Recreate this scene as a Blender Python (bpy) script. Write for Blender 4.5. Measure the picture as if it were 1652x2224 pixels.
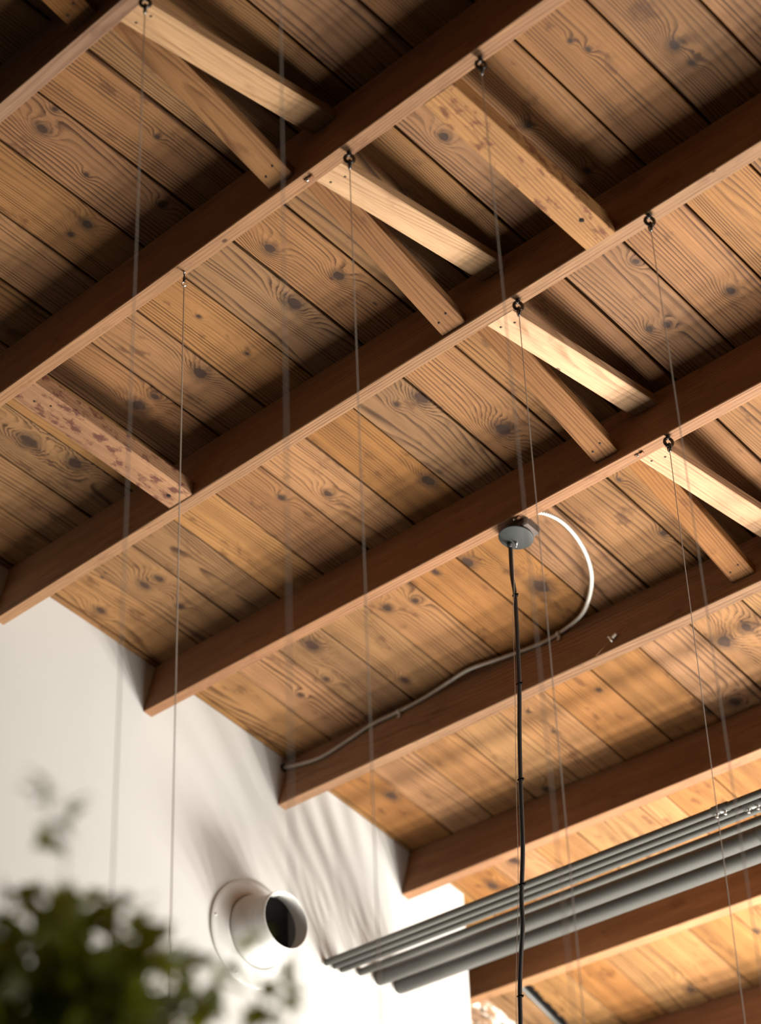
import bpy, bmesh, math, random
from mathutils import Vector, Matrix

random.seed(7)
scene = bpy.context.scene
for o in list(bpy.data.objects):
    bpy.data.objects.remove(o, do_unlink=True)
COL = scene.collection
EYE = 1.6                                   # eye height above the floor

# ------------------------------------------------------------------ camera
RX = Vector((0.70993933, 0.70334759, -0.03589312))      # right
RD = Vector((-0.39993798, 0.36068738, -0.84258782))     # down
RF = Vector((-0.57968591, 0.61254125, 0.53736157))      # forward
cam_d = bpy.data.cameras.new('camera')
cam = bpy.data.objects.new('camera', cam_d)
COL.objects.link(cam)
M = Matrix.Identity(4)
for i in range(3):
    M[i][0] = RX[i]; M[i][1] = -RD[i]; M[i][2] = -RF[i]
M[2][3] = EYE
cam.matrix_world = M
cam_d.sensor_fit = 'HORIZONTAL'
cam_d.sensor_width = 24.0
cam_d.lens = 4406.75 / 1652 * 24.0
cam_d.clip_start = 0.05
cam_d.clip_end = 100
cam_d.dof.use_dof = True
cam_d.dof.focus_distance = 5.25
cam_d.dof.aperture_fstop = 1.7
scene.camera = cam

# ------------------------------------------------------------------ world, light, exposure
world = bpy.data.worlds.new('world'); scene.world = world
world.use_nodes = True
bg = world.node_tree.nodes['Background']
bg.inputs[0].default_value = (1.0, 0.90, 0.80, 1)
bg.inputs[1].default_value = 0.006

def area(name, loc, sx, sy, power, color):
    d = bpy.data.lights.new(name, 'AREA'); d.shape = 'RECTANGLE'
    d.size = sx; d.size_y = sy; d.spread = math.radians(118); d.energy = power; d.color = color
    o = bpy.data.objects.new(name, d); COL.objects.link(o)
    o.location = loc; o.rotation_euler = (math.pi, 0, 0)          # shines upwards
    return o
WARM = (1.0, 0.965, 0.91)
# added lamps below the frame, standing in for sunlight bounced upwards
for y, w, p in ((5.5, 0.32, 110), (6.15, 0.38, 230), (7.0, 0.50, 370), (8.0, 0.65, 390)):
    area('upward_bounce_lamp', (-2.45, y, 0.4), 1.5, w, p, WARM)
area('upward_shadow_fill', (-3.0, 4.3, 0.05), 1.5, 1.6, 100, WARM)  # added fill lamp, lifts the shaded boards and wall beside the joists
side_fill = area('wall_fill_lamp', (5.0, 6.2, 1.5), 2.2, 2.2, 560, (1.0, 0.97, 0.93))  # added side lamp that evens out the wall, no window modelled
side_fill.rotation_euler = (0, math.radians(90), 0); side_fill.data.spread = math.pi

vs = scene.view_settings
vs.view_transform = 'Standard'; vs.look = 'None'; vs.gamma = 1.0
vs.exposure = -0.06
vs.use_curve_mapping = False

# ------------------------------------------------------------------ roof geometry (metres, z from eye level)
S = 0.6096
P3 = (3.72281719, 3.15838213)
TH3, KAP = -0.23621577, -0.03014503
JT, JH = 0.0376, 0.1814
XW = -4.565                                  # face of the white wall

def th(s): return TH3 + KAP * (s - 3)
def roof(s, off=0.0, along=0.0):
    """point (y, z) under the roof at joist-count s, off metres below the boards"""
    a = th(s)
    y = P3[0] + S / KAP * (math.sin(a) - math.sin(TH3))
    z = P3[1] - S / KAP * (math.cos(a) - math.cos(TH3))
    return (y + math.sin(a) * off + math.cos(a) * along,
            z - math.cos(a) * off + math.sin(a) * along + EYE)
def R3(x, s, off=0.0, along=0.0):
    y, z = roof(s, off, along); return Vector((x, y, z))

# ------------------------------------------------------------------ mesh helpers
def link(o, parent=None):
    COL.objects.link(o)
    if parent: o.parent = parent
    return o
def tag(o, label=None, cat=None, group=None, kind=None):
    if label: o['label'] = label
    if cat: o['category'] = cat
    if group: o['group'] = group
    if kind: o['kind'] = kind
    return o
def empty(name, loc=(0, 0, 0)):
    o = bpy.data.objects.new(name, None); o.location = loc; o.empty_display_size = 0.05
    return link(o)
def finish(name, verts, faces, uvs, mat, parent, smooth):
    me = bpy.data.meshes.new(name)
    org = Vector((0, 0, 0)); q = parent
    while q: org += q.location; q = q.parent
    me.from_pydata([Vector(v) - org for v in verts], [], faces)
    if uvs:
        l = me.uv_layers.new(name='UVMap')
        k = 0
        for f in uvs:
            for c in f:
                l.data[k].uv = c; k += 1
    if smooth: me.shade_smooth()
    me.materials.append(mat)
    return link(bpy.data.objects.new(name, me), parent)
def rings(name, R, us, vv, mat, parent=None, smooth=False, cap=True, loop=False):
    """skin a list of rings of equal size; us along, vv around (len m+1), in metres"""
    n, m = len(R), len(R[0])
    verts = [p for r in R for p in r]; faces = []; uvs = []
    for i in range(n if loop else n - 1):
        a, b = i * m, ((i + 1) % n) * m
        u0 = us[i]; u1 = us[i + 1] if i + 1 < len(us) else us[i] + (us[1] - us[0])
        for k in range(m):
            k2 = (k + 1) % m
            faces.append((a + k, a + k2, b + k2, b + k))
            uvs.append(((u0, vv[k]), (u0, vv[k + 1]), (u1, vv[k + 1]), (u1, vv[k])))
    if cap and not loop:
        faces.append(tuple(range(m))[::-1]); uvs.append([(us[0], vv[k]) for k in range(m)][::-1])
        faces.append(tuple((n - 1) * m + k for k in range(m))); uvs.append([(us[-1], vv[k]) for k in range(m)])
    return finish(name, verts, faces, uvs, mat, parent, smooth)
def perim(sec):
    v = [0.0]
    for i in range(len(sec)):
        a, b = sec[i], sec[(i + 1) % len(sec)]
        v.append(v[-1] + math.dist(a, b))
    return v
def frames(pts, closed=False):
    pts = [Vector(p) for p in pts]; out = []; n = len(pts); nrm = None
    for i in range(n):
        if closed: t = pts[(i + 1) % n] - pts[i - 1]
        else: t = pts[min(i + 1, n - 1)] - pts[max(i - 1, 0)]
        t.normalize()
        if nrm is None:
            nrm = t.orthogonal().normalized()
        else:
            nrm = (nrm - t * nrm.dot(t)).normalized()
        out.append((pts[i], nrm, t.cross(nrm)))
    return out
def tube(name, pts, r, mat, parent=None, seg=10, closed=False, cap=True):
    fr = frames(pts, closed); R = []; us = [0.0]
    for i, (p, a, b) in enumerate(fr):
        rr = r(i) if callable(r) else r
        R.append([p + (a * math.cos(2 * math.pi * k / seg) + b * math.sin(2 * math.pi * k / seg)) * rr for k in range(seg)])
        if i: us.append(us[-1] + (fr[i][0] - fr[i - 1][0]).length)
    r0 = r(0) if callable(r) else r
    return rings(name, R, us, [2 * math.pi * r0 * k / seg for k in range(seg + 1)], mat, parent, True, cap, closed)
def lathe(name, prof, org, axis, mat, parent=None, seg=48, cap=False, smooth=True):
    axis = Vector(axis).normalized(); a = axis.orthogonal().normalized(); b = axis.cross(a); org = Vector(org)
    R = [[org + axis * h + (a * math.cos(2 * math.pi * k / seg) + b * math.sin(2 * math.pi * k / seg)) * r for k in range(seg)] for h, r in prof]
    us = [0.0]
    for i in range(1, len(prof)): us.append(us[-1] + math.dist(prof[i], prof[i - 1]))
    return rings(name, R, us, [k / seg for k in range(seg + 1)], mat, parent, smooth, cap)
def torus(name, c, ax, R, r, mat, parent=None, n=20, seg=8, stretch=1.0, sdir=None):
    ax = Vector(ax).normalized()
    a = Vector(sdir).normalized() if sdir else ax.orthogonal().normalized()
    a = (a - ax * a.dot(ax)).normalized(); b = ax.cross(a); c = Vector(c)
    pts = [c + a * math.cos(2 * math.pi * i / n) * R * stretch + b * math.sin(2 * math.pi * i / n) * R for i in range(n)]
    return tube(name, pts, r, mat, parent, seg, True)
def obox(name, c, ax, ay, az, sx, sy, sz, mat, parent=None, bev=0.0):
    """oriented bevelled box, grain (u) along ax"""
    c = Vector(c); ax = Vector(ax).normalized(); ay = Vector(ay).normalized(); az = Vector(az).normalized()
    e = bev; hy, hz = sy / 2, sz / 2
    sec = [(-hy + e, -hz), (hy - e, -hz), (hy, -hz + e), (hy, hz - e), (hy - e, hz), (-hy + e, hz), (-hy, hz - e), (-hy, -hz + e)] if e else [(-hy, -hz), (hy, -hz), (hy, hz), (-hy, hz)]
    xs = [-sx / 2, sx / 2] if not e else [-sx / 2, -sx / 2 + e, sx / 2 - e, sx / 2]
    R = []
    for i, x in enumerate(xs):
        k = 1.0
        if e and i in (0, 3): ky, kz = (hy - e) / hy, (hz - e) / hz
        else: ky = kz = 1.0
        R.append([c + ax * x + ay * p[0] * ky + az * p[1] * kz for p in sec])
    return rings(name, R, xs, perim(sec), mat, parent)

# ------------------------------------------------------------------ node helpers
class NT:
    def __init__(s, name):
        s.m = bpy.data.materials.new(name); s.m.use_nodes = True
        s.t = s.m.node_tree; s.b = s.t.nodes['Principled BSDF']
    def n(s, typ, **kw):
        x = s.t.nodes.new(typ)
        for k, v in kw.items(): setattr(x, k, v)
        return x
    def put(s, sock, v):
        if isinstance(v, bpy.types.NodeSocket): s.t.links.new(v, sock)
        else: sock.default_value = v
    def math(s, op, a, b=0.0, c=0.0, clamp=False):
        x = s.n('ShaderNodeMath', operation=op, use_clamp=clamp)
        s.put(x.inputs[0], a); s.put(x.inputs[1], b); s.put(x.inputs[2], c)
        return x.outputs[0]
    def mix(s, fac, a, b, blend='MIX'):
        x = s.n('ShaderNodeMix', data_type='RGBA', blend_type=blend)
        s.put(x.inputs[0], fac); s.put(x.inputs[6], a); s.put(x.inputs[7], b)
        return x.outputs[2]
    def comb(s, x, y, z=0.0):
        c = s.n('ShaderNodeCombineXYZ')
        s.put(c.inputs[0], x); s.put(c.inputs[1], y); s.put(c.inputs[2], z); return c.outputs[0]
    def noise(s, vec, scale=1.0, detail=2.0, rough=0.5):
        x = s.n('ShaderNodeTexNoise'); s.put(x.inputs['Vector'], vec)
        x.inputs['Scale'].default_value = scale; x.inputs['Detail'].default_value = detail; x.inputs['Roughness'].default_value = rough
        return x.outputs['Fac']
    def smooth(s, v, lo, hi):
        x = s.n('ShaderNodeMapRange', interpolation_type='SMOOTHSTEP')
        s.put(x.inputs[0], v); s.put(x.inputs[1], lo); s.put(x.inputs[2], hi); return x.outputs[0]
    def ramp(s, v, stops):
        x = s.n('ShaderNodeValToRGB'); cr = x.color_ramp
        while len(cr.elements) < len(stops): cr.elements.new(0.5)
        for e, (p, c) in zip(cr.elements, stops):
            e.position = p; e.color = (c, c, c, 1) if not isinstance(c, tuple) else (*c, 1)
        s.put(x.inputs[0], v); return x.outputs[0]

def wood(name, light, dark, freq=(55, 110), fig=(3, 11), knots=0, blotch=0.5, line=0.75, var=0.3, spots=0.5, paint=False, rough=0.62, hue=0.008, bsc=1.0, bth=0.58):
    N = NT(name)
    uvn = N.n('ShaderNodeUVMap', uv_map='UVMap')
    sep = N.n('ShaderNodeSeparateXYZ'); N.put(sep.inputs[0], uvn.outputs[0])
    u, v = sep.outputs[0], sep.outputs[1]
    rnd = N.n('ShaderNodeObjectInfo').outputs['Random']
    r2 = N.math('FRACT', N.math('MULTIPLY', rnd, 7.13))
    r3 = N.math('FRACT', N.math('MULTIPLY', rnd, 23.71))
    r4 = N.math('FRACT', N.math('MULTIPLY', rnd, 51.37))
    off = N.math('MULTIPLY', rnd, 97.0)
    F = N.math('MULTIPLY_ADD', r2, freq[1] - freq[0], freq[0])
    K = N.math('MULTIPLY_ADD', r3, (fig[1] - fig[0]) * 2.0, fig[0] * 2.0)
    na = N.noise(N.comb(N.math('MULTIPLY', u, 0.85), N.math('MULTIPLY', v, 6.5), off), 1.0, 1.2, 0.4)
    nb = N.noise(N.comb(N.math('MULTIPLY', u, 4.0), N.math('MULTIPLY', v, 16.0), off), 1.0, 2.0, 0.5)
    field = N.math('MULTIPLY', v, F)
    field = N.math('ADD', field, N.math('MULTIPLY', na, K))
    field = N.math('ADD', field, N.math('MULTIPLY', nb, 0.9))
    kmask = None
    wob = N.noise(N.comb(N.math('MULTIPLY', u, 38.0), N.math('MULTIPLY', v, 38.0), off), 1.0, 2.0, 0.6)
    for i in range(knots):
        at = N.n('ShaderNodeAttribute', attribute_type='OBJECT', attribute_name='knot_%d' % (i + 1))
        ks = N.n('ShaderNodeSeparateXYZ'); N.put(ks.inputs[0], at.outputs['Vector'])
        rr = N.math('MAXIMUM', ks.outputs[2], 0.0004)
        du = N.math('MULTIPLY', N.math('SUBTRACT', u, ks.outputs[0]), 0.85)
        dv = N.math('SUBTRACT', v, ks.outputs[1])
        d = N.math('SQRT', N.math('ADD', N.math('MULTIPLY', du, du), N.math('MULTIPLY', dv, dv)))
        d = N.math('DIVIDE', d, rr)
        d = N.math('ADD', d, N.math('MULTIPLY', N.math('SUBTRACT', wob, 0.5), 0.8))
        g = N.math('POWER', 2.718, N.math('MULTIPLY', N.math('MULTIPLY', d, d), -0.16))
        field = N.math('ADD', field, N.math('MULTIPLY', g, N.math('MULTIPLY', rr, 260.0)))
        k1 = N.math('SUBTRACT', 1.0, N.smooth(d, 0.72, 1.08))
        k2 = N.math('MULTIPLY', N.math('SUBTRACT', 1.0, N.smooth(d, 0.9, 2.2)), 0.55)
        k1 = N.math('MAXIMUM', k1, k2)
        kmask = k1 if kmask is None else N.math('MAXIMUM', kmask, k1)
    w = N.math('FRACT', field)
    prof = N.ramp(w, [(0.0, 0.0), (0.42, 0.1), (0.80, 1.0), (0.90, 0.85), (1.0, 0.0)])
    stren = N.noise(N.comb(N.math('MULTIPLY', u, 0.7), N.math('MULTIPLY', v, 30.0), N.math('ADD', off, 4.0)), 1.0, 2.0)
    prof2 = N.math('MULTIPLY', prof, N.math('MULTIPLY', N.smooth(stren, 0.25, 0.7), line))
    col = N.mix(prof2, (*light, 1), (*dark, 1))
    fib = N.noise(N.comb(N.math('MULTIPLY', u, 9.0), N.math('MULTIPLY', v, 420.0), off), 1.0, 2.0, 0.6)
    col = N.mix(0.55, col, N.ramp(fib, [(0.3, 0.55), (0.7, 1.25)]), 'MULTIPLY')
    # cloudy ageing and stains
    cl = N.noise(N.comb(N.math('MULTIPLY', u, 1.6), N.math('MULTIPLY', v, 4.5), N.math('ADD', off, 9.0)), 1.0, 4.0, 0.55)
    col = N.mix(0.6, col, N.ramp(cl, [(0.3, (0.62, 0.58, 0.55)), (0.68, (1.18, 1.15, 1.1))]), 'MULTIPLY')
    st = N.noise(N.comb(N.math('MULTIPLY', u, 9.0 * bsc), N.math('MULTIPLY', v, 16.0 * bsc), N.math('ADD', off, 17.0)), 1.0, 4.0, 0.6)
    col = N.mix(N.math('MULTIPLY', N.smooth(st, bth, bth + 0.13), blotch), col, (dark[0] * 0.75, dark[1] * 0.62, dark[2] * 0.75, 1))
    vo = N.n('ShaderNodeTexVoronoi'); vo.inputs['Scale'].default_value = 1.0
    N.put(vo.inputs['Vector'], N.comb(N.math('MULTIPLY', u, 7.0), N.math('MULTIPLY', v, 12.0), off))
    vs_ = N.n('ShaderNodeSeparateXYZ'); N.put(vs_.inputs[0], vo.outputs['Color'])
    sp = N.math('MULTIPLY', N.math('SUBTRACT', 1.0, N.smooth(vo.outputs['Distance'], 0.03, 0.085)), N.math('GREATER_THAN', vs_.outputs[0], 1.0 - 0.45 * spots))
    col = N.mix(N.math('MULTIPLY', sp, 0.85), col, (0.035, 0.018, 0.010, 1))
    # board to board variation
    val = N.math('MULTIPLY_ADD', r4, var * 2, 1.0 - var)
    hs = N.n('ShaderNodeHueSaturation'); N.put(hs.inputs['Color'], col)
    N.put(hs.inputs['Value'], val); N.put(hs.inputs['Saturation'], N.math('MULTIPLY_ADD', r2, 0.14, 0.93))
    N.put(hs.inputs['Hue'], N.math('MULTIPLY_ADD', r3, hue * 2, 0.5 - hue))
    col = hs.outputs[0]
    if kmask is not None:
        col = N.mix(N.math('MULTIPLY', kmask, 0.96), col, N.mix(wob, (0.014, 0.009, 0.007, 1), (0.045, 0.022, 0.012, 1)))
    if paint:
        pn = N.noise(N.comb(N.math('MULTIPLY', u, 7.0), N.math('MULTIPLY', v, 14.0), off), 1.0, 5.0, 0.65)
        col = N.mix(N.smooth(pn, 0.5, 0.56), col, (0.62, 0.56, 0.48, 1))
        pd = N.noise(N.comb(N.math('MULTIPLY', u, 11.0), N.math('MULTIPLY', v, 11.0), N.math('ADD', off, 3.0)), 1.0, 5.0, 0.65)
        col = N.mix(N.smooth(pd, 0.56, 0.62), col, (0.05, 0.035, 0.028, 1))
    N.put(N.b.inputs['Base Color'], col)
    N.b.inputs['Roughness'].default_value = rough
    N.b.inputs['Specular IOR Level'].default_value = 0.14
    hgt = N.math('MULTIPLY_ADD', fib, 0.5, N.math('MULTIPLY', prof, -0.5))
    bp = N.n('ShaderNodeBump'); bp.inputs['Strength'].default_value = 0.35; bp.inputs['Distance'].default_value = 0.0012
    N.put(bp.inputs['Height'], hgt); N.put(N.b.inputs['Normal'], bp.outputs[0])
    return N.m

def plain(name, col, rough=0.5, metal=0.0, nz=0.0, scale=30.0, bump=0.0, spec=0.3):
    N = NT(name)
    tc = N.n('ShaderNodeTexCoord')
    f = N.noise(tc.outputs['Object'], scale, 4.0, 0.6)
    lo = tuple(c * (1 - nz) for c in col); hi = tuple(min(1, c * (1 + nz)) for c in col)
    N.put(N.b.inputs['Base Color'], N.ramp(f, [(0.3, lo), (0.7, hi)]))
    N.b.inputs['Roughness'].default_value = rough; N.b.inputs['Metallic'].default_value = metal; N.b.inputs['Specular IOR Level'].default_value = spec
    if bump:
        bp = N.n('ShaderNodeBump'); bp.inputs['Strength'].default_value = bump; bp.inputs['Distance'].default_value = 0.002
        N.put(bp.inputs['Height'], f); N.put(N.b.inputs['Normal'], bp.outputs[0])
    return N.m

M_PLANK = wood('aged_pine_plank', (0.198, 0.0990, 0.0365), (0.044, 0.0175, 0.0056), knots=4, blotch=0.55, var=0.15, line=1.0, hue=0.005)
M_PAINT = wood('paint_stained_plank', (0.18, 0.105, 0.062), (0.075, 0.036, 0.020), knots=0, blotch=0.7, paint=True)
M_JOIST = wood('dark_fir_joist', (0.245, 0.136, 0.074), (0.100, 0.047, 0.024), freq=(60, 120), fig=(1.5, 6), blotch=0.35, line=0.75, var=0.08, spots=0.35, hue=0.004)
M_BRACE = wood('pale_pine_brace', (0.345, 0.212, 0.118), (0.165, 0.078, 0.036), freq=(40, 80), fig=(3, 10), blotch=0.35, line=0.7, var=0.05, spots=0.3, hue=0.003)
M_BRACE2 = wood('orange_fir_brace', (0.205, 0.094, 0.032), (0.080, 0.029, 0.009), freq=(45, 90), fig=(2, 9), blotch=0.4, line=0.9, var=0.06, spots=0.3, hue=0.003)
M_BLOCK = wood('mottled_pine_block', (0.285, 0.150, 0.067), (0.12, 0.050, 0.023), freq=(60, 110), fig=(2, 9), blotch=0.85, line=0.7, var=0.04, spots=0.6, hue=0.003, bsc=2.2, bth=0.53)
M_BLOCK2 = wood('mottled_fir_block', (0.225, 0.112, 0.049), (0.098, 0.038, 0.018), freq=(60, 110), fig=(3, 10), blotch=0.95, line=0.8, var=0.04, spots=0.7, hue=0.003, bsc=2.4, bth=0.50)
M_DECK = plain('dark_roof_deck', (0.03, 0.018, 0.012), 0.9)
M_WALL = plain('cream_plaster', (0.445, 0.434, 0.405), 0.85, nz=0.012, scale=2.5, bump=0.03)
M_FLOOR = plain('polished_concrete', (0.22, 0.20, 0.18), 0.35, nz=0.12, scale=1.5)
M_VENT = plain('white_enamel', (0.445, 0.434, 0.405), 0.42, nz=0.01)
M_BLACK = plain('flat_black', (0.006, 0.0055, 0.005), 0.95, spec=0.0)
M_PIPE = plain('grey_painted_steel', (0.058, 0.056, 0.049), 0.34, metal=0.0, nz=0.05, scale=60)
M_CHROME = plain('bright_zinc', (0.75, 0.73, 0.70), 0.22, metal=1.0)
M_IRON = plain('blackened_iron', (0.055, 0.05, 0.045), 0.32, metal=1.0, nz=0.2)
M_CABLE = plain('dark_steel_cable', (0.40, 0.345, 0.29), 0.5, metal=0.0)
M_PALE = plain('pale_steel_cable', (0.55, 0.48, 0.40), 0.45, metal=0.3)
M_CANOPY = plain('grey_green_enamel', (0.013, 0.0142, 0.012), 0.6, nz=0.12, scale=14)
M_CORD = plain('black_rubber_cord', (0.022, 0.020, 0.019), 0.42)
M_ARMOR = plain('armoured_cable_steel', (0.44, 0.415, 0.36), 0.45, metal=0.1)
M_BOX = plain('galvanised_box', (0.10, 0.08, 0.065), 0.5, metal=0.5, nz=0.2)
M_RUST = plain('rusty_steel', (0.16, 0.065, 0.025), 0.6, metal=0.4, nz=0.5, scale=200)
M_NAIL = plain('old_nail', (0.035, 0.022, 0.016), 0.6, metal=0.5)
M_HOLE = plain('drilled_hole_shadow', (0.006, 0.004, 0.003), 1.0)
M_COPPER = plain('copper_wire', (0.42, 0.20, 0.10), 0.4, metal=0.7)
M_WPLAST = plain('white_plastic', (0.80, 0.77, 0.70), 0.4)
M_STEM = plain('green_brown_stem', (0.085, 0.065, 0.03), 0.7, nz=0.3)
M_POT = plain('terracotta_pot', (0.36, 0.15, 0.08), 0.8, nz=0.1)
def leaf_mat():
    N = NT('olive_green_leaf')
    rnd = N.n('ShaderNodeObjectInfo').outputs['Random']
    tc = N.n('ShaderNodeTexCoord')
    f = N.noise(tc.outputs['Object'], 40.0, 2.0)
    c = N.mix(rnd, (0.085, 0.105, 0.012, 1), (0.24, 0.26, 0.02, 1))
    c = N.mix(N.math('MULTIPLY', f, 0.4), c, (0.025, 0.035, 0.008, 1))
    N.put(N.b.inputs['Base Color'], c); N.b.inputs['Roughness'].default_value = 0.35
    tr = N.n('ShaderNodeBsdfTranslucent'); N.put(tr.inputs[0], N.mix(0.5, c, (0.40, 0.46, 0.02, 1)))
    ms = N.n('ShaderNodeMixShader'); ms.inputs[0].default_value = 0.55
    out = N.t.nodes['Material Output']
    N.t.links.new(N.b.outputs[0], ms.inputs[1]); N.t.links.new(tr.outputs[0], ms.inputs[2]); N.t.links.new(ms.outputs[0], out.inputs[0])
    return N.m
M_LEAF = leaf_mat()

# ------------------------------------------------------------------ setting: floor, wall, ceiling with planks
fl = finish('floor', [(-9, -4, 0), (6, -4, 0), (6, 12, 0), (-9, 12, 0), (-9, -4, -0.1), (6, -4, -0.1), (6, 12, -0.1), (-9, 12, -0.1)],
            [(0, 1, 2, 3), (7, 6, 5, 4), (0, 4, 5, 1), (1, 5, 6, 2), (2, 6, 7, 3), (3, 7, 4, 0)], None, M_FLOOR, None, False)
tag(fl, kind='structure')

S0, S1 = -3.0, 9.5
WALL_END = 5.172
wr = []; ss = S0
while True:
    y, z = roof(ss, 0.0015)
    if y > WALL_END:
        y = WALL_END
        s_lo = ss - 0.25
        for q in range(40):                                     # roof height at the wall's end
            yy, zz = roof(s_lo + q * 0.25 / 40, 0.0015)
            if yy <= WALL_END: z = zz
        wr.append([(XW, y, 0), (XW, y, z), (XW - 0.14, y, z), (XW - 0.14, y, 0)]); break
    wr.append([(XW, y, 0), (XW, y, z), (XW - 0.14, y, z), (XW - 0.14, y, 0)])
    ss += 0.25
wall = rings('wall_left', wr, [r[0][1] for r in wr], [0, 4, 4.1, 8, 8.1], M_WALL)
tag(wall, kind='structure')

PT = 0.019                                    # plank thickness
sl = [S0 + i * 0.5 for i in range(int((S1 - S0) / 0.5) + 1)]
dk = [[R3(-7.0, s, -PT - 0.002), R3(1.0, s, -PT - 0.002), R3(1.0, s, -PT - 0.05), R3(-7.0, s, -PT - 0.05)] for s in sl]
ceiling = rings('ceiling', dk, [s * S for s in sl], [0, 8, 8.05, 16, 16.05], M_DECK)
tag(ceiling, kind='structure')

KNOTS = [(-3.245,0.762,0.0156),(-3.308,0.750,0.0097),(-3.085,0.311,0.0162),(-3.118,0.581,0.0082),(-3.009,0.280,0.0080),(-3.048,0.894,0.0106),(-3.216,0.436,0.0071),(-2.888,0.644,0.0069),(-3.032,1.637,0.0231),(-2.947,1.350,0.0179),(-4.039,1.452,0.0284),(-4.004,1.696,0.0231),(-3.600,1.636,0.0129),(-3.667,1.627,0.0222),(-3.429,1.666,0.0229),(-3.272,1.424,0.0074),(-2.874,1.647,0.0168),(-4.147,1.703,0.0097),(-1.773,1.620,0.0151),(-1.773,1.729,0.0098),(-1.945,1.359,0.0065),(-1.928,1.432,0.0076),(-2.178,1.555,0.0100),(-2.157,1.874,0.0091),(-3.272,1.714,0.0075),(-2.356,1.385,0.0135),(-3.703,2.051,0.0093),(-2.123,2.730,0.0143),(-2.370,2.695,0.0109),(-2.322,2.722,0.0109),(-2.248,2.366,0.0106),(-3.626,2.478,0.0121),(-3.012,2.398,0.0227),(-2.920,2.772,0.0255),(-3.227,2.816,0.0224),(-3.505,2.594,0.0147),(-4.272,2.508,0.0188),(-4.207,2.519,0.0143),(-4.258,2.735,0.0131),(-4.490,2.505,0.0162),(-2.307,2.856,0.0073),(-4.054,2.472,0.0070),(-3.086,2.359,0.0089),(-4.050,3.357,0.0263),(-3.267,3.694,0.0304),(-3.627,3.413,0.0127),(-3.379,3.353,0.0233),(-3.485,3.318,0.0124),(-4.270,3.623,0.0106),(-4.141,3.605,0.0119),(-3.927,3.851,0.0133),(-2.793,3.337,0.0078),(-3.724,3.371,0.0156),(-2.825,3.740,0.0107),(-4.393,4.553,0.0239),(-3.914,4.963,0.0140),(-3.111,4.917,0.0190),(-2.975,4.519,0.0254),(-2.876,4.496,0.0196),(-3.695,4.403,0.0074),(-3.691,4.602,0.0075),(-3.204,4.907,0.0162),(-3.432,4.470,0.0088),(-4.271,5.371,0.0246),(-4.441,5.493,0.0217),(-3.319,5.472,0.0122),(-3.779,6.578,0.0134),(-4.195,6.863,0.0210)]

def skew(s): return -0.0035 * max(0.0, s - 2.0)          # the courses drift slightly down the roof
PW = 0.1925
rp = random.Random(11)
for k in range(-20, 14):
    x0, x1 = -3.0 + k * PW, -3.0 + (k + 1) * PW
    if x1 < -6.6 or x0 > 0.4: continue
    g = rp.uniform(0.0022, 0.0042) / 1.0
    # butt joints over joists
    cuts = [S0]; c = S0 + rp.choice((1, 2, 3))
    while c < S1 - 0.6:
        cuts.append(c); c += rp.choice((2, 2, 3, 3, 4))
    cuts.append(S1)
    for a, b in zip(cuts[:-1], cuts[1:]):
        js = JT / 2 / S
        sa = a + (js + 0.002 if a > S0 else 0); sb = b + (js - 0.002 if b < S1 else 0)
        nseg = max(2, int((sb - sa) * 2)); lift = rp.uniform(0, 0.0018)
        e = 0.0022
        rr = []; us = []
        bow = rp.uniform(-0.0012, 0.0012)
        for i in range(nseg + 1):
            s = sa + (sb - sa) * i / nseg; dx = skew(s) + bow * math.sin(math.pi * i / nseg)
            A, B = x0 + g + dx, x1 - g + dx
            sec = [(A, -PT), (A, -lift - e), (A + e, -lift), (B - e, -lift), (B, -lift - e), (B, -PT)]
            rr.append([R3(x, s, o) for x, o in sec]); us.append(s * S)
        vv = [0.0, PT - e, PT, PT + PW - 2 * e, PT + PW - e, 2 * PT + PW, 2 * PT + 2 * PW]
        mat = M_PAINT if (x1 < -4.78 and x1 > -5.3 and a <= 6.4 < b) else M_PLANK
        pk = rings('plank', rr, us, vv, mat, ceiling)
        mine = [q for q in KNOTS if x0 + skew(q[1]) <= q[0] < x1 + skew(q[1]) and sa <= q[1] < sb]
        mine.sort(key=lambda q: -q[2])
        for i in range(4):
            if i < len(mine):
                q = mine[i]; pk['knot_%d' % (i + 1)] = [q[1] * S, PT + (q[0] - x0 - skew(q[1])), q[2] * 0.92]
            else:
                pk['knot_%d' % (i + 1)] = [-99.0, -99.0, 0.0]

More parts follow.
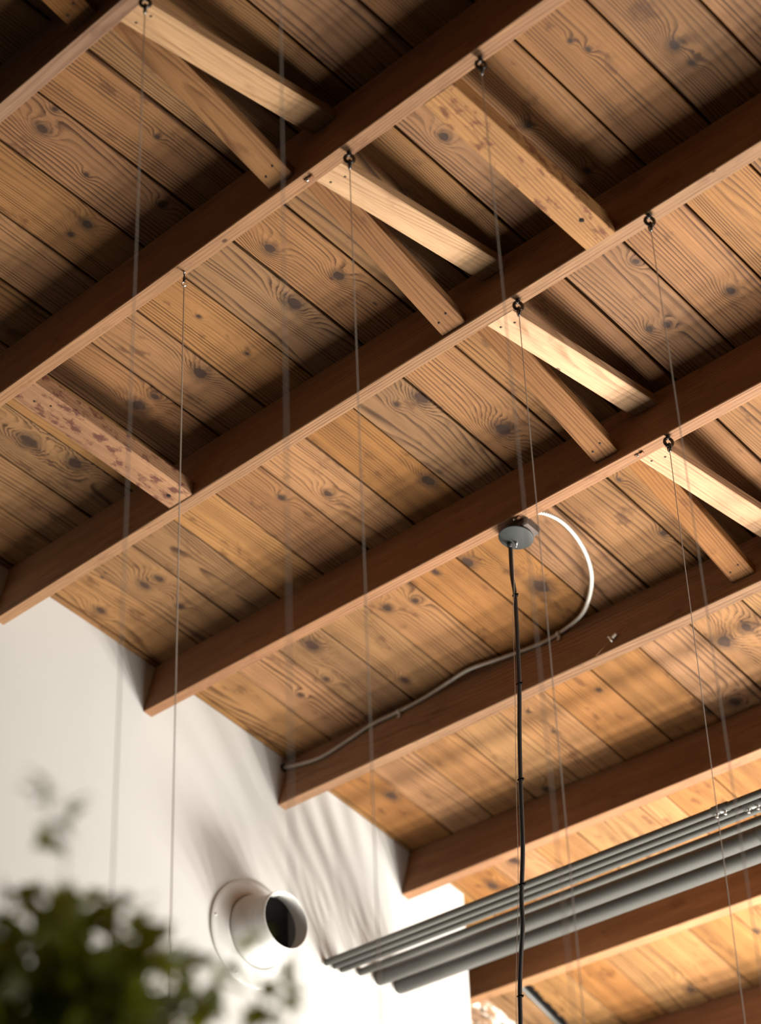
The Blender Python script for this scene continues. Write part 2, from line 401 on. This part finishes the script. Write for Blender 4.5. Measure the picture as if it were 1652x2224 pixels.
# ------------------------------------------------------------------ joists
JL = {0: 'topmost joist, crossing the upper left corner of the picture',
      1: 'long joist with three screw eyes, second joist from the top left corner',
      2: 'joist carrying two screw eyes, ending at the left picture edge',
      3: 'joist from which the round lamp canopy hangs',
      4: 'joist with pale armoured cable clamped along its dark side',
      5: 'joist just above the bundle of grey pipes',
      6: 'joist passing behind the grey pipes and the white wall end',
      7: 'lowest joist, only its dark side showing in the bottom right corner'}
TILT = {2: (-0.016, 0.012)}
def jdz(j, x):
    if j not in TILT: return 0.0
    a, b = TILT[j]; t = (x - XW) / (-1.6 - XW)
    return a + (b - a) * t
for j in range(0, 8):
    xa = XW if j < 6 else -6.6
    xb = 0.5
    a = random.Random(j)
    n = 16; rr = []; us = []
    e = 0.002
    sec = [(e, JH), (JT - e, JH), (JT, JH - e), (JT, 0.001), (0, 0.001), (0, JH - e)]
    vv = perim(sec)
    ph1, ph2 = a.uniform(0, 6), a.uniform(0, 6)
    for i in range(n + 1):
        x = xa + (xb - xa) * i / n
        w1 = 0.0016 * math.sin(x * 1.9 + ph1); w2 = 0.0016 * math.sin(x * 2.7 + ph2) - jdz(j, x)
        ring = []
        for al, of in sec:
            k = of / JH
            ring.append(R3(x, j, of + w2 * k, al + w1 * k))
        rr.append(ring); us.append(x)
    o = rings('ceiling_joist', rr, us, vv, M_JOIST)
    tag(o, 'brown wooden ' + JL[j], 'beam', 'roof joists')

# ------------------------------------------------------------------ braces between joists
def brace(name, x0, x1, s0, d0, s1, d1, thick, mat, nails=()):
    """board from far face of joist s0 (underside d0 below boards) to near face of joist s1"""
    root = empty(name, R3((x0 + x1) / 2, (s0 + s1) / 2, (d0 + d1) / 2))
    a = Vector(roof(s0, d0, JT + 0.0005)); b = Vector(roof(s1, d1, -0.0005))
    t = (b - a).normalized(); nrm = Vector((t.y, -t.x))
    if nrm.y < 0: nrm = -nrm                               # up
    e = 0.002
    secs = [(x0 + e, 0), (x1 - e, 0), (x1, e), (x1, thick), (x0, thick), (x0, e)]
    # ends follow the joist faces
    a_dir = Vector(roof(s0, d0 - 0.05, JT + 0.0005)) - a; b_dir = Vector(roof(s1, d1 - 0.05, -0.0005)) - b
    a_dir /= a_dir.dot(nrm); b_dir /= b_dir.dot(nrm)
    rr = []
    L = (b - a).length
    for i in range(5):
        f = i / 4
        ring = []
        for x, h in secs:
            p = (a + a_dir * h) * (1 - f) + (b + b_dir * h) * f
            ring.append(Vector((x, p.x, p.y)))
        rr.append(ring)
    rings('board', rr, [L * i / 4 for i in range(5)], perim(secs), mat, root)
    for fx, fl_, kind in nails:
        c = a + t * (L * fl_) - nrm * 0.0004
        c3 = Vector((x0 + (x1 - x0) * fx, c.x, c.y)); ax = Vector((0, nrm.x, nrm.y))
        if kind == 'nail':
            lathe('nail_head', [(-0.0012, 0.0), (-0.0012, 0.0024), (-0.0004, 0.0033), (0.003, 0.0033)], c3, ax, M_NAIL, root, 10)
        else:
            lathe('bolt_hole', [(0.0, 0.0065), (-0.0006, 0.0060), (-0.0006, 0.0)], c3, ax, M_HOLE, root, 16)
    return root
def nl(f): return [(0.25, f, 'nail'), (0.68, f + (0.02 if f < 0.5 else -0.02), 'nail')]
UP = {0: 'second joist to the first', }
BAY = {0: 'in the uppermost left bay, below the top edge hook', 1: 'just right of the middle screw eye of the three-hook joist',
       2: 'just under the left screw eye of the two-hook joist', 3: 'at the right picture edge under the rightmost lower screw eye'}
BAYB = {0: 'in the uppermost left bay', 1: 'below the middle hook of the three-hook joist', 2: 'below the left hook of the two-hook joist', 3: 'near the right edge above the armoured cable'}
for j in range(0, 4):
    sh = -0.004 * j
    o = brace('cross_brace', -2.560 + sh, -2.476 + sh, j, JH - 0.004, j + 1, 0.050, 0.026, M_BRACE, nl(0.05))
    tag(o, 'pale brightly lit diagonal brace ' + BAY[j], 'brace', 'diagonal braces between joists')
for j in range(-1, 4):
    sh = -0.004 * max(0, j)
    dep = {-1: 0.145, 0: 0.160, 1: 0.170, 2: 0.155, 3: 0.142}[j]
    o = brace('cross_brace', -2.682 + sh, -2.603 + sh, j, 0.034, j + 1, dep, 0.026, M_BRACE2, nl(0.94))
    tag(o, 'orange brown diagonal brace ' + BAYB[j] + ', crossing the pale one' if j >= 0 else 'orange brown brace end cut off by the top left picture edge', 'brace', 'diagonal braces between joists')
o = brace('joist_blocking', -2.213, -2.124, 1, JH - 0.001, 2, JH - 0.001, 0.045, M_BLOCK, [(0.60, 0.86, 'hole')])
tag(o, 'stained pale wooden block between two joists at upper right, with one round hole', 'block', 'flat blocking boards')
o = brace('joist_blocking', -3.742, -3.643, 1, JH - 0.001, 2, JH + 0.006, 0.045, M_BLOCK2, [(0.42, 0.93, 'hole'), (0.4, 0.08, 'nail'), (0.62, 0.15, 'nail')])
tag(o, 'mottled wooden block between two joists near the left picture edge', 'block', 'flat blocking boards')

# ------------------------------------------------------------------ screw eyes and hanging cables
def screw_eye(x, s, al, label, dz=0.0, style='link', cab=None, clabel='', cmat=None, rc=0.0011, lean=0.0, bottom=0.05):
    base = R3(x, s, JH, al) + Vector((0, 0, dz))
    root = empty('screw_eye', base)
    dn = Vector((0, 0, -1))
    if style == 'link':
        tube('shank', [base + dn * -0.004, base + dn * 0.012], 0.0028, M_IRON, root, 10)
        lathe('collar', [(0, 0.0), (0, 0.006), (0.003, 0.006), (0.003, 0.0)], base + dn * 0.001, dn, M_IRON, root, 14)
        c = base + dn * 0.021
        torus('eye', c, (0.75, -0.55, 0.1), 0.0108, 0.0044, M_IRON, root, 22, 8, 1.2, (0, 0, 1))
        c2 = base + dn * 0.0385
        torus('shackle', c2, (0.55, 0.8, 0.05), 0.0078, 0.0034, M_IRON, root, 18, 8, 1.35, (0, 0, 1))
        th_ = base + dn * 0.0465
        torus('thimble', th_, (0.8, -0.4, 0), 0.0038, 0.0013, M_CHROME, root, 14, 6, 1.4, (0, 0, 1))
        top = base + dn * 0.0515
    else:
        tube('shank', [base + dn * -0.004, base + dn * 0.026], 0.0019, M_IRON, root, 10)
        lathe('ferrule', [(0, 0.0), (0, 0.0036), (0.011, 0.0036), (0.011, 0.0)], base + dn * 0.022, dn, M_IRON, root, 12)
        lathe('screw_collar', [(0, 0.0), (0, 0.0034), (0.005, 0.0034), (0.005, 0.0)], base + dn * 0.0005, dn, M_CHROME, root, 12)
        torus('eye', base + dn * 0.040, (0.6, -0.75, 0.1), 0.0068, 0.0014, M_CHROME, root, 20, 6)
        top = base + dn * 0.0478
    tag(root, label, 'hook', 'screw eyes under the joists')
    if clabel:
        n = 14
        pts = [top + Vector((lean * (i / n), 0, -(top.z - bottom) * i / n)) for i in range(n + 1)]
        c = tube('hanging_cable', pts, rc, cmat or M_CABLE, None, 6)
        tag(c, clabel, 'cable', 'thin cables hanging from the screw eyes')
    return root
A = 0.6 * JT
screw_eye(-2.462, 0, 0.8 * JT, 'small bright hook at the top picture edge, left', clabel='blurred cable at far left, hanging from the hook at the top picture edge')
screw_eye(-2.03, 0, A, 'screw eye above the picture edge, holding the blurred middle left cable', clabel='widely blurred pale cable entering at the top edge and passing the left part')
screw_eye(-2.027, 1, 0.65 * JT, 'black screw eye nearest the top picture edge, right of centre', clabel='cable hanging from the top right screw eye, running beside the lamp cord', lean=0.05)
screw_eye(-2.438, 1, 0.66 * JT, 'black screw eye at the top of the pale brace, middle of the three-hook joist', clabel='cable dropping from the middle hook of the three-hook joist over the pale brace')
screw_eye(-3.024, 1, 0.74 * JT, 'slender long shanked screw eye, leftmost on the three-hook joist', style='long', clabel='pale thin wire from the leftmost slender hook down across the white wall', cmat=M_PALE, rc=0.0014)
screw_eye(-2.032, 2, 0.35 * JT, 'black screw eye at right, rightmost on the two-hook joist', dz=0.010, clabel='cable hanging from the rightmost black screw eye, near the right picture edge', lean=0.03)
screw_eye(-2.449, 2, 0.55 * JT, 'black chain-like screw eye above the centre lamp, left of the two-hook joist', dz=0.006, clabel='dark cable falling just right of the round lamp canopy')
screw_eye(-2.452, 3, 0.25 * JT, 'lowest black screw eye, on the lamp joist near the right edge', clabel='dark sharp cable in front of the grey pipe couplings at right', lean=-0.02)

# rusty fasteners left on joist undersides
def fastener(x, s, al, label):
    base = R3(x, s, JH, al); a = th(s); u = Vector((0, math.cos(a), math.sin(a))); n = Vector((0, math.sin(a), -math.cos(a)))
    root = empty('rusty_fastener', base)
    obox('plate', base + n * 0.0016, (1, 0, 0), u, n, 0.026, 0.009, 0.003, M_RUST, root, 0.0008)
    lathe('screw_head', [(0, 0.0042), (0.0022, 0.0036), (0.0032, 0.0)], base + n * 0.003 + Vector((-0.004, 0, 0)), n, M_CHROME, root, 12)
    obox('bent_tab', base + n * 0.006 + Vector((0.011, 0, 0)), (0.8, 0, 0.2), u, n, 0.010, 0.008, 0.002, M_RUST, root)
    tag(root, label, 'fastener', 'rusty fasteners on joists')
fastener(-2.568, 1, 0.53 * JT, 'rusty little bracket on the three-hook joist above the pale brace')
fastener(-2.555, 3, 0.50 * JT, 'rusty bracket with bright screw on the lamp joist near the right edge')
fastener(-2.985, 3, 0.40 * JT, 'rusty clip on the joist directly above the lamp canopy')
bh = R3(-1.837, 2, JH + 0.0004, 0.35 * JT) + Vector((0, 0, 0.0105))
tag(lathe('bolt_hole', [(0.0, 0.0075), (-0.0008, 0.0068), (-0.0008, 0.0)], bh, (0, 0.2, -1), M_HOLE, None, 16), 'round dark bolt hole in the two-hook joist near the right edge', 'hole')

# ------------------------------------------------------------------ pendant lamp canopy, box and cord
a3 = th(3); U3 = Vector((0, math.cos(a3), math.sin(a3))); N3 = Vector((0, math.sin(a3), -math.cos(a3)))
dc = R3(-3.014, 3, JH + 0.030, 0.0527)
lamp = empty('pendant_lamp', dc)
tag(lamp, 'dark grey round ceiling canopy with black pendant cord hanging from it', 'lamp')
lathe('canopy', [(-0.004, 0.0), (-0.004, 0.0475), (-0.001, 0.0492), (0.0, 0.0488), (0.0012, 0.046), (0.0014, 0.0)], dc, N3, M_CANOPY, lamp, 64)
obox('junction_box', dc - N3 * 0.020 + Vector((0.020, 0, 0)) + U3 * 0.004, (1, 0, 0), U3, N3, 0.076, 0.060, 0.030, M_BOX, lamp, 0.004)
gp = R3(-3.043, 3, JH + 0.030, 0.0601)
lathe('cord_grip', [(0.0, 0.0085), (0.006, 0.0085), (0.0065, 0.0075), (0.012, 0.0075), (0.013, 0.0)], gp + N3 * 0.001, N3, M_CORD, lamp, 18)
wp = R3(-3.026, 3, JH + 0.030, 0.067)
lathe('wire_gripper', [(0, 0.0045), (0.006, 0.0045), (0.0065, 0.0034), (0.012, 0.0034), (0.0125, 0.002), (0.016, 0.002), (0.016, 0.0)], wp + N3 * 0.001, Vector((0, -0.1, -1)), M_CHROME, lamp, 14)
cordp = [(-3.044, 2.935), (-3.047, 2.837), (-3.042, 2.769), (-3.047, 2.621), (-3.054, 2.485), (-3.066, 2.354), (-3.075, 2.225), (-3.080, 2.135), (-3.086, 2.036), (-3.102, 1.917), (-3.105, 1.844), (-3.119, 1.764), (-3.130, 1.685), (-3.136, 1.6), (-3.146, 1.50), (-3.16, 1.3), (-3.17, 1.05)]
def catmull(p, n=8):
    p = [Vector(q) for q in p]; out = []
    for i in range(len(p) - 1):
        a, b, c, d = p[max(i - 1, 0)], p[i], p[i + 1], p[min(i + 2, len(p) - 1)]
        for k in range(n):
            t = k / n
            out.append(0.5 * ((2 * b) + (c - a) * t + (2 * a - 5 * b + 4 * c - d) * t * t + (3 * b - a - 3 * c + d) * t ** 3))
    out.append(p[-1]); return out
YC = 3.734
tube('cord', catmull([(x, YC, z + EYE) for x, z in cordp]), 0.0058, M_CORD, lamp, 12)
wirep = [(-3.026, 2.925), (-3.0385, 2.776), (-3.050, 2.700), (-3.0605, 2.515), (-3.083, 2.242), (-3.102, 1.961), (-3.137, 1.675), (-3.155, 1.4), (-3.178, 1.05)]
tube('suspension_wire', catmull([(x, YC - 0.0075, z + EYE) for x, z in wirep], 5), 0.0007, M_PALE, lamp, 6)
for x, z in [(-3.042, 2.771), (-3.0525, 2.503), (-3.0745, 2.232), (-3.0975, 1.95), (-3.131, 1.668)]:
    t = torus('cable_tie', (x, YC, z + EYE), (0.08, 0, 1), 0.0068, 0.0016, M_BLACK, lamp, 16, 6)
    obox('tie_tail', (x + 0.0105, YC - 0.004, z + EYE - 0.001), (1, 0, -0.3), (0, 1, 0), (0.3, 0, 1), 0.008, 0.004, 0.004, M_BLACK, t)

# ------------------------------------------------------------------ armoured cable from the box to the wall
cp = [(-2.985, 3.735, 2.998), (-2.946, 3.740, 2.998), (-2.929, 3.779, 2.997), (-2.932, 3.842, 2.997), (-2.959, 3.933, 2.996), (-3.006, 4.032, 2.995), (-3.068, 4.124, 2.994), (-3.150, 4.210, 2.993), (-3.234, 4.271, 2.992), (-3.338, 4.300, 2.990), (-3.404, 4.297, 2.982), (-3.48, 4.299, 2.988), (-3.597, 4.288, 2.994), (-3.697, 4.278, 2.998), (-3.795, 4.288, 2.995), (-3.893, 4.297, 2.989), (-4.019, 4.298, 2.983), (-4.142, 4.296, 2.982), (-4.244, 4.292, 2.964), (-4.37, 4.287, 2.945), (-4.485, 4.291, 2.959), (-4.566, 4.291, 2.975)]
cpts = catmull([(x, y, z + EYE) for x, y, z in cp], 90)
# resample evenly
res = [cpts[0]]; acc = 0.0; step = 0.0018
for p, q in zip(cpts[:-1], cpts[1:]):
    d = (q - p).length
    while acc + d >= step:
        f = (step - acc) / d; p = p.lerp(q, f); res.append(p.copy()); d = (q - p).length; acc = 0.0
    acc += d
armour = empty('armoured_cable', cpts[-1])
tag(armour, 'pale spiral armoured cable looping from the lamp box along the joist', 'cable')
tube('sheath', res, lambda i: 0.0058 + 0.0011 * math.cos(2 * math.pi * i / 4.0), M_ARMOR, armour, 10)
a4 = th(4); U4 = Vector((0, math.cos(a4), math.sin(a4))); N4 = Vector((0, math.sin(a4), -math.cos(a4)))
for x, y, z in ((-3.345, 4.300, 2.989), (-4.022, 4.298, 2.983)):
    c = Vector((x, y, z + EYE))
    cl = lathe('clamp', [(-0.006, 0.0075), (-0.006, 0.0088), (0.006, 0.0088), (0.006, 0.0075)], c, (1, 0.06, 0), M_ARMOR, armour, 16)
    obox('clamp_tab', c + N4 * 0.015 + U4 * 0.002, N4, (1, 0, 0), U4, 0.018, 0.011, 0.0025, M_ARMOR, cl, 0.0005)
lathe('wall_bushing', [(0, 0.0125), (0.006, 0.0125), (0.008, 0.010), (0.008, 0.0065), (0.001, 0.0062)], (XW + 0.0003, 4.290, 2.975 + EYE), (1, 0, 0), M_BLACK, armour, 20)

# ------------------------------------------------------------------ little wire clip on the same joist
def jn(x, k, lift=0.0): return R3(x, 4, JH * k, -lift)
clip = empty('wire_clip', jn(-3.125, 0.78, 0.004))
tag(clip, 'tiny white clip with a looped copper wire on the dark joist side', 'clip')
ax = (jn(-3.112, 0.74) - jn(-3.137, 0.82)).normalized()
obox('barrel', jn(-3.118, 0.755, 0.006), ax, ax.cross(U4), U4, 0.017, 0.009, 0.008, M_WPLAST, clip, 0.0015)
bx = ax.cross(U4).normalized()
pin = jn(-3.131, 0.80, 0.006)
tube('cross_pin', [pin - bx * 0.011, pin + bx * 0.016], 0.0032, M_WPLAST, clip, 10)
lathe('pin_head', [(0, 0.0), (0, 0.0045), (0.002, 0.0045), (0.002, 0.0)], pin + bx * 0.0155, bx, M_CHROME, clip, 12)
loop = [jn(-3.112, 0.74, 0.004), jn(-3.100, 0.66, 0.006), jn(-3.088, 0.60, 0.008), jn(-3.075, 0.60, 0.008), jn(-3.071, 0.66, 0.007), jn(-3.085, 0.73, 0.005), jn(-3.112, 0.76, 0.004)]
tube('wire_loop', catmull(loop, 6), 0.0006, M_COPPER, clip, 6)
tube('wire_tail', [pin, jn(-3.160, 0.90, 0.004), jn(-3.187, 0.985, 0.002)], 0.0006, M_COPPER, clip, 6)

# ------------------------------------------------------------------ pipes
PIPES = [(4.469, 2.3290, 0.0115, 'thin grey pipe, uppermost of the bundle, with a screwed coupling'),
         (4.507, 2.3265, 0.0115, 'thin grey pipe, second from the top of the bundle'),
         (4.540, 2.3225, 0.0115, 'thin grey pipe, third from the top, beside the gap showing wood'),
         (4.626, 2.3325, 0.0130, 'grey pipe just below the gap in the bundle, fourth from the top'),
         (4.716, 2.3340, 0.0270, 'thick grey pipe, second from the bottom of the bundle'),
         (4.812, 2.3275, 0.0285, 'thickest grey pipe, lowest of the bundle')]
for i, (y, z, r, lab) in enumerate(PIPES):
    root = empty('metal_pipe', (XW, y, z + EYE))
    tag(root, lab, 'pipe', 'grey pipes running from the wall')
    tube('run', [Vector((XW + 0.0005 + (0.5 - XW) * k / 10, y, z + EYE)) for k in range(11)], r, M_PIPE, root, 28)
    lathe('wall_seal', [(0.0, r + 0.004), (0.002, r + 0.0035), (0.004, r + 0.0004)], (XW + 0.0004, y, z + EYE), (1, 0, 0), M_WALL, root, 28)
    if i in (0, 1):
        xa, xb = ((-2.990, -2.936), (-2.910, -2.850))[i]
        cpg = lathe('coupling', [(0, r), (0, r + 0.0022), (0.024, r + 0.0022), (0.0245, r + 0.0030), (0.0295, r + 0.0030), (0.030, r + 0.0022), (xb - xa, r + 0.0022), (xb - xa, r)], (xa, y, z + EYE), (1, 0, 0), M_PIPE, root, 28)
        for sx in (0.25, 0.78):
            c = Vector((xa + (xb - xa) * sx, y, z + EYE)); d = Vector((0, -0.12, -1)).normalized()
            lathe('set_screw', [(r, 0.0052), (r + 0.004, 0.0052), (r + 0.004, 0.0032), (r + 0.009, 0.0032), (r + 0.009, 0.0044), (r + 0.0125, 0.0044), (r + 0.013, 0.0)], c, d, M_CHROME, root, 14)
    if i == 4:
        lathe('sleeve', [(0, r), (0, r + 0.0016), (0.08, r + 0.0016), (0.08, r)], (-3.0, y, z + EYE), (1, 0, 0), M_PIPE, root, 32)

# tube and tar strip on the boards beyond the wall end
a6 = th(6.5)
tp = [R3(-4.735 - 0.045 * (i / 10) * 1.4, 6.12 + 0.85 * i / 10, 0.010) for i in range(11)]
rt = empty('roof_conduit', tp[0]); tag(rt, 'short grey conduit with black tarred edge fixed under boards beyond wall', 'conduit')
tube('tube', tp, 0.0085, M_PIPE, rt, 14)
rr = []
rq = random.Random(3)
for i in range(31):
    f = i / 30; x = -4.735 - 0.063 * f
    l, r_ = x + 0.004, x + 0.030 + rq.uniform(-0.006, 0.008)
    s = 6.12 + 0.85 * f
    rr.append([R3(l, s, 0.0005), R3(r_, s, 0.0005), R3(r_, s, 0.0025), R3(l, s, 0.0030)])
rings('tar_strip', rr, [i * 0.02 for i in range(31)], [0, 0.03, 0.033, 0.06, 0.063], M_BLACK, rt)

# ------------------------------------------------------------------ wall vent
vc = Vector((XW, 4.147, 2.350 + EYE))
vent = empty('wall_vent', vc); tag(vent, 'white round duct outlet with wide flange on the cream wall', 'vent')
X1 = (1, 0, 0)
lathe('flange', [(0.0003, 0.178), (0.006, 0.178), (0.0075, 0.1765), (0.0085, 0.165), (0.013, 0.150), (0.024, 0.128), (0.028, 0.122), (0.026, 0.119), (0.012, 0.119)], vc, X1, M_VENT, vent, 96)
lathe('bell_collar', [(0.022, 0.1165), (0.031, 0.1175), (0.040, 0.117), (0.060, 0.108), (0.078, 0.099), (0.090, 0.0955), (0.105, 0.0945)], vc, X1, M_VENT, vent, 96)
lathe('duct', [(0.100, 0.0940), (0.158, 0.0935), (0.1605, 0.0925), (0.1600, 0.0910), (0.155, 0.0905), (0.103, 0.0905), (0.103, 0.0905)], vc, X1, M_VENT, vent, 96)
lathe('dark_opening', [(0.106, 0.0905), (0.1055, 0.05), (0.105, 0.0)], vc, X1, M_BLACK, vent, 64)  # black disc stands in for the shade inside the duct
for ang in (100, 172, 243, 315, 27):
    y, z = math.cos(math.radians(ang)) * 0.162, math.sin(math.radians(ang)) * 0.162
    lathe('rivet', [(0, 0.0042), (0.0018, 0.0036), (0.0026, 0.0)], vc + Vector((0.0088, y, z)), X1, M_VENT, vent, 12)

# ------------------------------------------------------------------ plant in the foreground
def leaf_mesh(name, seed):
    r = random.Random(seed)
    out = [(0, 0), (0.30, 0.10), (0.50, 0.06), (0.36, 0.30), (0.46, 0.52), (0.22, 0.58), (0.0, 1.0), (-0.22, 0.60), (-0.48, 0.50), (-0.34, 0.28), (-0.50, 0.04), (-0.28, 0.10)]
    bm = bmesh.new(); vs_ = []
    for x, y in out:
        x += r.uniform(-0.04, 0.04); y += r.uniform(-0.03, 0.03)
        vs_.append(bm.verts.new((x, y, 0.18 * abs(x) - 0.22 * y * y + r.uniform(-0.03, 0.03))))
    c1 = bm.verts.new((0, 0.30, -0.03)); c2 = bm.verts.new((0, 0.58, -0.09))
    n = len(vs_)
    for i in range(n):
        a, b = vs_[i], vs_[(i + 1) % n]
        c = c2 if i in (4, 5, 6, 7) else c1
        bm.faces.new((a, b, c))
    bm.faces.new((vs_[4], c2, c1)); bm.faces.new((vs_[8], c1, c2))
    me = bpy.data.meshes.new(name); bm.to_mesh(me); bm.free(); me.shade_smooth(); me.materials.append(M_LEAF)
    return me
LEAVES = [leaf_mesh('leaf', i) for i in range(4)]
def view_dir(px, py):
    d = RX * ((px - 826) / 4406.75) + RD * ((py - 1112) / 4406.75) + RF
    return d.normalized()
PLANT_D = 2.28
rl = random.Random(5)
def spot(px, py, dd=0.0): return Vector((0, 0, EYE)) + view_dir(px, py) * (PLANT_D + dd)
pot_c = Vector((-1.78, 1.30, 0.0))
plant = empty('potted_plant', pot_c); tag(plant, 'tall leafy green plant, out of focus in the lower left foreground', 'plant')
crown = spot(170, 2240)
lathe('pot', [(0, 0.0), (0, 0.13), (0.30, 0.17), (0.32, 0.175), (0.32, 0.155), (0.29, 0.15), (0.27, 0.0)], pot_c, (0, 0, 1), M_POT, plant, 40)
lathe('soil', [(0.275, 0.15), (0.28, 0.0)], pot_c, (0, 0, 1), M_STEM, plant, 32)
tube('trunk', catmull([pot_c + Vector((0, 0, 0.25)), pot_c + Vector((0.03, -0.02, 0.8)), pot_c + Vector((-0.02, 0.02, 1.5)), crown + Vector((0, 0, -0.15)), crown], 6), lambda i: 0.022 - 0.0005 * i, M_STEM, plant, 10)
# stems with tips in the crown
TIPS = [(60, 1960, .06), (150, 1935, 0), (240, 1950, -.05), (20, 2060, .1), (300, 2040, .05), (350, 2090, 0), (110, 2080, -.1), (210, 2100, -.08), (420, 2110, .05), (490, 2120, .0), (140, 1845, -.10), (95, 1735, -.22), (560, 2165, .12), (615, 2095, .16), (620, 2170, .14), (330, 2180, .0), (515, 2080, .08), (260, 1955, -.12)]
def stem(p, q, r0, seed):
    r = random.Random(seed); m = p.lerp(q, 0.55) + Vector((r.uniform(-.02, .02), r.uniform(-.02, .02), r.uniform(-.05, -.01)))
    tube('stem', catmull([p, m, q], 5), lambda i: r0 * (1 - 0.07 * i), M_STEM, plant, 6, False)
for i, (x, y, d) in enumerate(TIPS):
    if (x, y) == (95, 1735): stem(spot(140, 1845, -.10), spot(x, y, d), 0.0016, i)
    elif (x, y) == (140, 1845): stem(spot(150, 1960, -.04), spot(x, y, d), 0.0018, i)
    elif x > 540: stem(spot(400, 2330, .05), spot(x, y, d), 0.0022, i)
    else: stem(crown, spot(x, y, d), 0.004, i)
def put_leaf(p, size, me=None, dirv=None):
    o = bpy.data.objects.new('leaf', me or rl.choice(LEAVES)); link(o, plant)
    o.location = p - pot_c
    if dirv is None: o.rotation_euler = (rl.uniform(-1.0, 1.6), rl.uniform(-0.9, 0.9), rl.uniform(0, 6.28))
    else: o.rotation_euler = dirv
    o.scale = (size, size, size)
PX = 1 / 4406.75 * PLANT_D                                  # metres per photo pixel at the plant
TOP = [(-80, 1950), (0, 1945), (60, 1938), (110, 1955), (150, 1930), (200, 1975), (250, 1945), (290, 1985), (320, 2030), (360, 2060), (400, 2085), (450, 2100), (495, 2120), (510, 2170), (540, 2224)]
def top_y(x):
    for (a, b), (c, d) in zip(TOP[:-1], TOP[1:]):
        if a <= x <= c: return b + (d - b) * (x - a) / (c - a)
    return 2300
count = 0
special = [(515, 2072, 62, .08), (500, 2118, 40, .06), (470, 2135, 45, .05), (448, 2108, 44, .0), (560, 2150, 40, .12), (575, 2185, 44, .12), (612, 2100, 30, .16), (622, 2150, 46, .14), (600, 2195, 40, .13), (640, 2165, 26, .15), (573, 2095, 16, .1), (528, 2195, 30, .1),
           (60, 1718, 30, -.22), (95, 1715, 36, -.25), (118, 1728, 30, -.2), (103, 1762, 34, -.12), (112, 1785, 30, -.1), (140, 1760, 34, -.12), (146, 1778, 26, -.1), (120, 1820, 40, -.06), (108, 1828, 26, -.06),
           (140, 1925, 44, -.03), (332, 1945, 20, .0), (545, 2135, 34, .12), (592, 2138, 30, .14), (632, 2118, 28, .15), (552, 2203, 38, .12), (588, 2216, 36, .13), (642, 2196, 34, .14), (505, 2150, 44, .08), (526, 2102, 36, .08), (38, 1948, 46, .03), (85, 1948, 40, .02), (245, 1950, 46, -.1), (275, 1965, 34, -.1), (10, 1965, 44, .04)]
for x, y, s, d in special:
    put_leaf(spot(x, y, d), s * PX * (2.1 if y < 1850 else 1.6 if x > 500 else 1.5)); count += 1
while count < 290:
    x = rl.uniform(-60, 470); y = rl.uniform(1930, 2260)
    t = top_y(x)
    dens = min(1.0, max(0.0, (y - t) / 90.0))
    if x > 350: dens *= 0.55
    if y < t + 8 or rl.random() > 0.25 + 0.75 * dens: continue
    if ((x - 125) / 26) ** 2 + ((y - 1965) / 20) ** 2 < 1 or ((x - 255) / 45) ** 2 + ((y - 2012) / 22) ** 2 < 1: continue
    put_leaf(spot(x, y, rl.uniform(-0.12, 0.16)), rl.uniform(52, 95) * PX); count += 1
# the uncountable rest of the crown, one mesh
bm = bmesh.new()
for i in range(900):
    x = rl.uniform(-140, 350); y = rl.uniform(2060, 2560)
    if y < top_y(max(-79, x)) + 95: continue
    p = spot(x, y, rl.uniform(-0.10, 0.30)) - pot_c
    mt = Matrix.Translation(p) @ Matrix.Rotation(rl.uniform(0, 6.28), 4, 'Z') @ Matrix.Rotation(rl.uniform(-1.2, 1.6), 4, 'X') @ Matrix.Scale(rl.uniform(50, 85) * PX, 4)
    k = len(bm.verts); bm.from_mesh(rl.choice(LEAVES)); bm.verts.ensure_lookup_table()
    bmesh.ops.transform(bm, matrix=mt, verts=bm.verts[k:])
me = bpy.data.meshes.new('foliage'); bm.to_mesh(me); bm.free(); me.materials.append(M_LEAF); me.shade_smooth()
fo = link(bpy.data.objects.new('foliage', me), plant); fo['kind'] = 'stuff'
